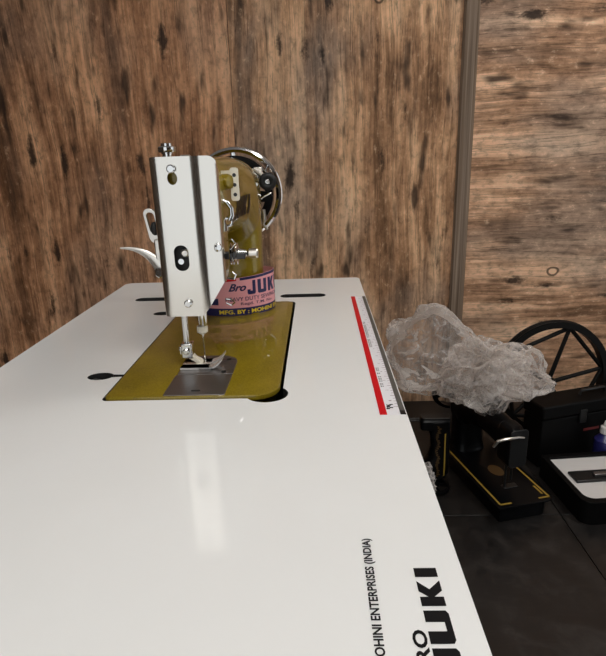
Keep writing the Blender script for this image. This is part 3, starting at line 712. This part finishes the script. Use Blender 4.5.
# ------------------------------------------------------------------ black machines on the floor
def gold_loop(root, z, spans, mat, wd=.0045, name='gold_line'):
    for a, b in spans:
        a, b = Vector((*a, z)), Vector((*b, z)); d = (b-a).normalized(); nn = Vector((-d.y, d.x, 0))*wd/2
        mb = MB().add([a-nn, b-nn, b+nn, a+nn, *(p+Vector((0, 0, .0004)) for p in (a-nn, b-nn, b+nn, a+nn))], [(0,1,2,3),(4,5,6,7),(0,1,5,4),(1,2,6,5),(2,3,7,6),(3,0,4,7)])
        obj(name, mb, mat, root, org=O)
def black_machine(name, loc, rot, label, scale=1.0):
    r = thing(name, loc, label, 'sewing machine', rot, scale=scale)
    obj('bed', bed_mesh(), 'black_enamel', r, org=O)
    return r
def black_fittings(r):
    obj('face_plate', MB().prism(rrect(-.158, .090, -.104, .224, .012), lambda u, v, q: (u, .553+q, v), .004), 'black_steel', r, bevel=.001, org=O)
    obj('presser_bar', MB().cyl((-.150, .5755, .006), (-.150, .5755, .100), .0035), 'black_steel', r, org=O)
    obj('needle_bar', MB().cyl((-.132, .5755, .030), (-.132, .5755, .100), .0035), 'black_steel', r, org=O)
    obj('presser_foot', MB().box((-.156, .566, .0035), (-.112, .585, .0065)), 'black_steel', r, bevel=.001, org=O)
    h = obj('hand_wheel', MB().ring(HC, AX, .0640, [(-.010, -.006), (-.010, .005), (-.003, .008), (.004, .008), (.010, .005), (.010, -.006)], 48), 'black_enamel', r, org=O)
    obj('hub', MB().lathe(HC+Vector((0, -.056, 0)), AX, [(0, .018), (.045, .022), (.062, .020)], 24), 'black_enamel', h, org=O)
    for k in range(4):
        a = .3+PI/2*k; d = Vector((math.cos(a), 0, math.sin(a))); obj('spoke', MB().tube([HC+d*.015, HC+d*.062], .006, 8), 'black_enamel', h, org=O)
b1 = black_machine('sewing_machine', (.512, 1.455, FZ), (0, 0, math.radians(14)), 'black sewing machine with gold bordered bed standing on the dark floor')
b1.scale = (1, 1, .86)
arm0 = casting('arm', 'black_enamel', b1); black_fittings(b1)
zt = .0024
gold_loop(b1, zt, [((-.206, .505), (-.206, .84)), ((-.206, .505), (-.172, .505)), ((-.056, .505), (-.056, .74)), ((-.056, .505), (-.088, .505)), ((-.066, .520), (-.066, .560))], 'gold_decal', .0055)
obj('medallion', MB().prism(circ(-.125, .660, .021, .030), lambda u, v, q: (u, v, zt+q), .0004), 'dull_gold_decal', b1, org=O)
lvv = MB().tube([(-.205, .560, .175), (-.200, .550, .200), (-.180, .546, .206), (-.140, .546, .206), (-.122, .548, .200)], [.004, .005, .005, .004, .003], 10)
obj('presser_lifter', lvv, 'satin_steel', b1, org=O)
for q, rr in (((-.098, .72, .175), .014), ((-.092, .69, .150), .009)):
    obj('medallion', MB().lathe(q, (1, -.4, 0), [(-.004, rr), (.003, rr), (.0045, rr*.8)], 20), 'dull_gold_decal', b1, org=O)
# second machine stands tipped up on its wheel end, beside the table; arm towards the camera
SC2 = .62
b2 = black_machine('sewing_machine', (.194, 1.430, FZ+.1705), (0, 0, 0), 'black sewing machine tipped up on its wheel end with gold lettering along the arm', SC2)
b2.rotation_euler = Matrix(((0, 0, 1), (-1, 0, 0), (0, -1, 0))).to_euler()
a2 = arm0.copy(); COL.objects.link(a2); a2.parent = b2; black_fittings(b2)
on_arm2 = lambda u, v: on_arm(u, v, .0010)
sq = MB()
for k in range(26):                                   # worn gold script, too worn to read
    y0 = .590 + .265*k/26; hgt = random.uniform(.010, .020); v0 = .160+.004*math.sin(k*.9)
    for a, b in ((0, 1), (1, 2)):
        pts = [(y0, v0), (y0+.004, v0+hgt), (y0+.0075, v0+random.uniform(0, .006))]
        (ua, va), (ub, vb) = pts[a], pts[b]; dd = Vector((ub-ua, vb-va)).normalized(); nn = Vector((-dd.y, dd.x))*.0012
        sq.add([on_arm2(ua-nn.x, va-nn.y), on_arm2(ub-nn.x, vb-nn.y), on_arm2(ub+nn.x, vb+nn.y), on_arm2(ua+nn.x, va+nn.y)], [(0, 1, 2, 3)])
obj('gold_script', sq, 'dull_gold_decal', b2, org=O, fix=False)
gl = MB(); n = 24
for k in range(n):
    ya, yb = .630+.220*k/n, .630+.220*(k+1)/n
    gl.add([on_arm2(ya, .197), on_arm2(yb, .197), on_arm2(yb, .2035), on_arm2(ya, .2035)], [(0, 1, 2, 3)])
obj('gold_line', gl, 'gold_decal', b2, org=O)

# ------------------------------------------------------------------ spoked treadle wheel leaning behind a black case
WC = Vector((.800, 1.765, -.534)); WR = .203
wl = thing('spoked_wheel', (WC.x, WC.y, WC.z-WR-.006), 'large black spoked iron wheel leaning behind the black wooden case', 'wheel')
wl.rotation_euler = (0, 0, 0)
WO = Vector((WC.x, WC.y, WC.z-WR-.006)); WA = Vector((.10, -1, .06)).normalized()
obj('rim', MB().ring(WC, WA, WR-.012, [(-.016, -.010), (-.016, .012), (-.004, .016), (.006, .010), (.016, .012), (.016, -.010)], 72), 'black_iron', wl, org=WO)
wu = Vector((0, 0, 1)); wu = (wu - WA*wu.dot(WA)).normalized(); wr_ = wu.cross(WA).normalized()
if wr_.x < 0: wr_ = -wr_
pt = lambda a, r: WC + (wr_*math.cos(math.radians(a)) + wu*math.sin(math.radians(a)))*r
hubc = WC + wr_*(-.010) + wu*(-.018)
obj('hub', MB().lathe(hubc - WA*.022, WA, [(0, .018), (.008, .024), (.036, .024), (.044, .018)], 24), 'black_iron', wl, org=WO)
A = [73, 150, 8, 225, 300]
ends = {a: pt(a, WR-.018) for a in A}
for a in A: obj('spoke', MB().tube([hubc, ends[a]], [.0078, .0070], 10), 'black_iron', wl, org=WO)
for a, b in ((73, 150), (73, 8), (150, 225), (225, 300), (300, 8)): obj('brace', MB().tube([ends[a], ends[b]], .0072, 10), 'black_iron', wl, org=WO)

def local_box(name, c, sx, sy, z0, z1, rot, mat, parent=None, bevel=.002):
    mb = MB().box((-sx/2, -sy/2, z0), (sx/2, sy/2, z1))
    return obj(name, mb, mat, parent, bevel=bevel)
# black wooden machine case in front of the wheel, turned away to the right
cs = thing('machine_case', (.885, 1.645, FZ), 'black wooden machine case standing before the spoked wheel', 'case', (0, 0, math.radians(17)))
local_box('body', 0, .44, .09, 0, .165, 0, 'black_board', cs, .004)
local_box('lid', 0, .448, .098, .168, .212, 0, 'black_board', cs, .006)
hd = MB().tube([(-.05, 0, .212), (-.045, 0, .226), (.045, 0, .226), (.05, 0, .212)], .005, 8)
obj('handle', hd, 'black_steel', cs)
obj('clasp', MB().box((-.085, -.0525, .140), (-.060, -.0450, .185)), 'black_steel', cs, bevel=.001)
obj('red_glint_bar', MB().box((-.060, -.0462, .105), (.0, -.0450, .113)), 'red_glint', cs)  # red bar painting in a reddish glint on the case front
# black tray with white lining, a metal bar across it
TX, TY = .800, 1.385; TH = .070
ty_ = thing('storage_tray', (TX, TY, FZ), 'black open tray lined in white standing on the dark floor', 'tray', (0, 0, math.radians(5)))
o_ = rrect(-.115, -.125, .150, .125, [.030, .02, .02, .012]); i_ = rrect(-.098, -.105, .135, .108, [.026, .015, .015, .010])
obj('tray_body', MB().loft([[(x, y, z) for x, y in pl] for pl, z in ((o_, 0), (o_, TH), (i_, TH), (i_, TH-.012))]), 'black_board', ty_, bevel=.001)
obj('lining', MB().prism(rrect(-.097, -.104, .134, .107, [.026, .015, .015, .010]), lambda u, v, q: (u, v, TH-.0119+q), .004), 'white_card', ty_)
br_ = thing('metal_fitting', (TX+.010, TY+.004, FZ+TH-.0078), 'dark metal fitting lying across the white lined tray', 'fitting', (0, 0, math.radians(5)))
obj('bar', MB().box((-.090, -.026, 0), (.110, .026, .008)), 'black_steel', br_, bevel=.002)
obj('clip', MB().box((-.030, -.012, .008), (.070, .004, .016)), 'dark_steel', br_, bevel=.002)
obj('screw', MB().lathe((.020, -.004, .016), (0, 0, 1), [(0, .006), (.003, .006), (.004, .004)], 14), 'satin_steel', br_)
# oil bottle at the edge
ob_ = thing('oil_bottle', (.892, 1.547, FZ), 'small dark blue bottle with white cap behind the tray', 'bottle')
obj('body', MB().lathe((0, 0, 0), (0, 0, 1), [(0, .026), (.004, .030), (.095, .030), (.112, .016), (.118, .012)], 24), 'blue_plastic', ob_)
obj('cap', MB().lathe((0, 0, .118), (0, 0, 1), [(0, .017), (.020, .016), (.024, .010), (.040, .006)], 20), 'white_card', ob_)

# ------------------------------------------------------------------ crumpled polythene bag lying over the machines
def ridge(q): return 1 - abs(noise.noise(q))*2.2
def blob(c, r, seed, sub=6, ball=.5, fold=.03, tilt=0.0, taper=(0, 0), nf=2.6):
    """a puffed lobe of film: pleats run along its x axis, crumples all over; taper pinches the -x / +x end"""
    bm = bmesh.new(); bmesh.ops.create_icosphere(bm, subdivisions=sub, radius=1.0)
    R = Matrix.Rotation(tilt, 3, 'Y')
    for v in bm.verts:
        n_ = v.co.normalized(); x = n_.x
        k = 1 + .26*noise.noise(n_*1.5+Vector((seed, 0, 0)))
        pin = 1 - taper[0]*max(0, -x)**2 - taper[1]*max(0, x)**2
        ph = math.atan2(n_.z, n_.y); rad = math.sqrt(max(1e-6, 1-x*x))
        wq = noise.noise_vector(n_*2+Vector((0, seed, 0)))*.25
        q = Vector((math.cos(ph)*nf, math.sin(ph)*nf, x*.9+seed)) + wq
        pleat = (ridge(q)*.6 + ridge(q*2.1+Vector((7, 0, 0)))*.2 + ridge(q*4.3)*.06)*rad**.5
        qb = n_*nf*1.2 + Vector((seed*2, 3, 1)) + wq*2
        crm = ridge(qb)*.7 + ridge(qb*2.2+Vector((3, 3, 0)))*.14 + ridge(qb*4.6)*.03
        d = fold*((1-ball)*pleat + ball*crm - .45)
        p = Vector((x*r[0]*k, n_.y*r[1]*k*pin, n_.z*r[2]*k*pin)) + n_*d
        v.co = R @ p + Vector(c)
    fs = [tuple(q.index for q in f_.verts) for f_ in bm.faces]; vs = [tuple(v.co) for v in bm.verts]
    bm.free(); return vs, fs
bgo = (.45, 1.52, -.47)
bg_ = thing('plastic_bag', bgo, 'crumpled clear plastic bag lying on top of the black sewing machines', 'bag')
mb = MB(); mb.add(*blob((.343, 1.515, -.338), (.168, .115, .128), 1.3, ball=.25, fold=.040, tilt=.25, taper=(.1, .5), nf=1.3))
obj('loose_film', mb, 'clear_film', bg_, org=bgo, sharp=30)
mb = MB(); mb.add(*blob((.470, 1.460, -.395), (.125, .090, .095), 4.1, ball=.6, fold=.060, nf=1.6))
mb.add(*blob((.455, 1.470, -.395), (.085, .060, .070), 8.7, sub=5, ball=.6, fold=.06, nf=1.6))
obj('crumpled_film', mb, 'milky_film', bg_, org=bgo, sharp=30)
mb = MB(); mb.add(*blob((.570, 1.470, -.395), (.120, .075, .080), 6.2, sub=5, ball=.3, fold=.055, tilt=.25, taper=(0, .85), nf=1.4))
obj('gathered_film', mb, 'milky_film', bg_, org=bgo, sharp=30)
mb = MB(); mb.add(*blob((0, 0, .066), (.034, .03, .060), 12.2, sub=4, ball=.6, fold=.03))
sb = tag(obj('plastic_wrap', mb, 'milky_film', sharp=28), 'small scrap of clear plastic wrap between the white table and tipped machine', 'plastic wrap')
sb.location = (.288, 1.36, FZ)

# ------------------------------------------------------------------ lift everything so that the floor is at zero
for o in list(COL.objects):
    if o.parent is None: o.location.z += T
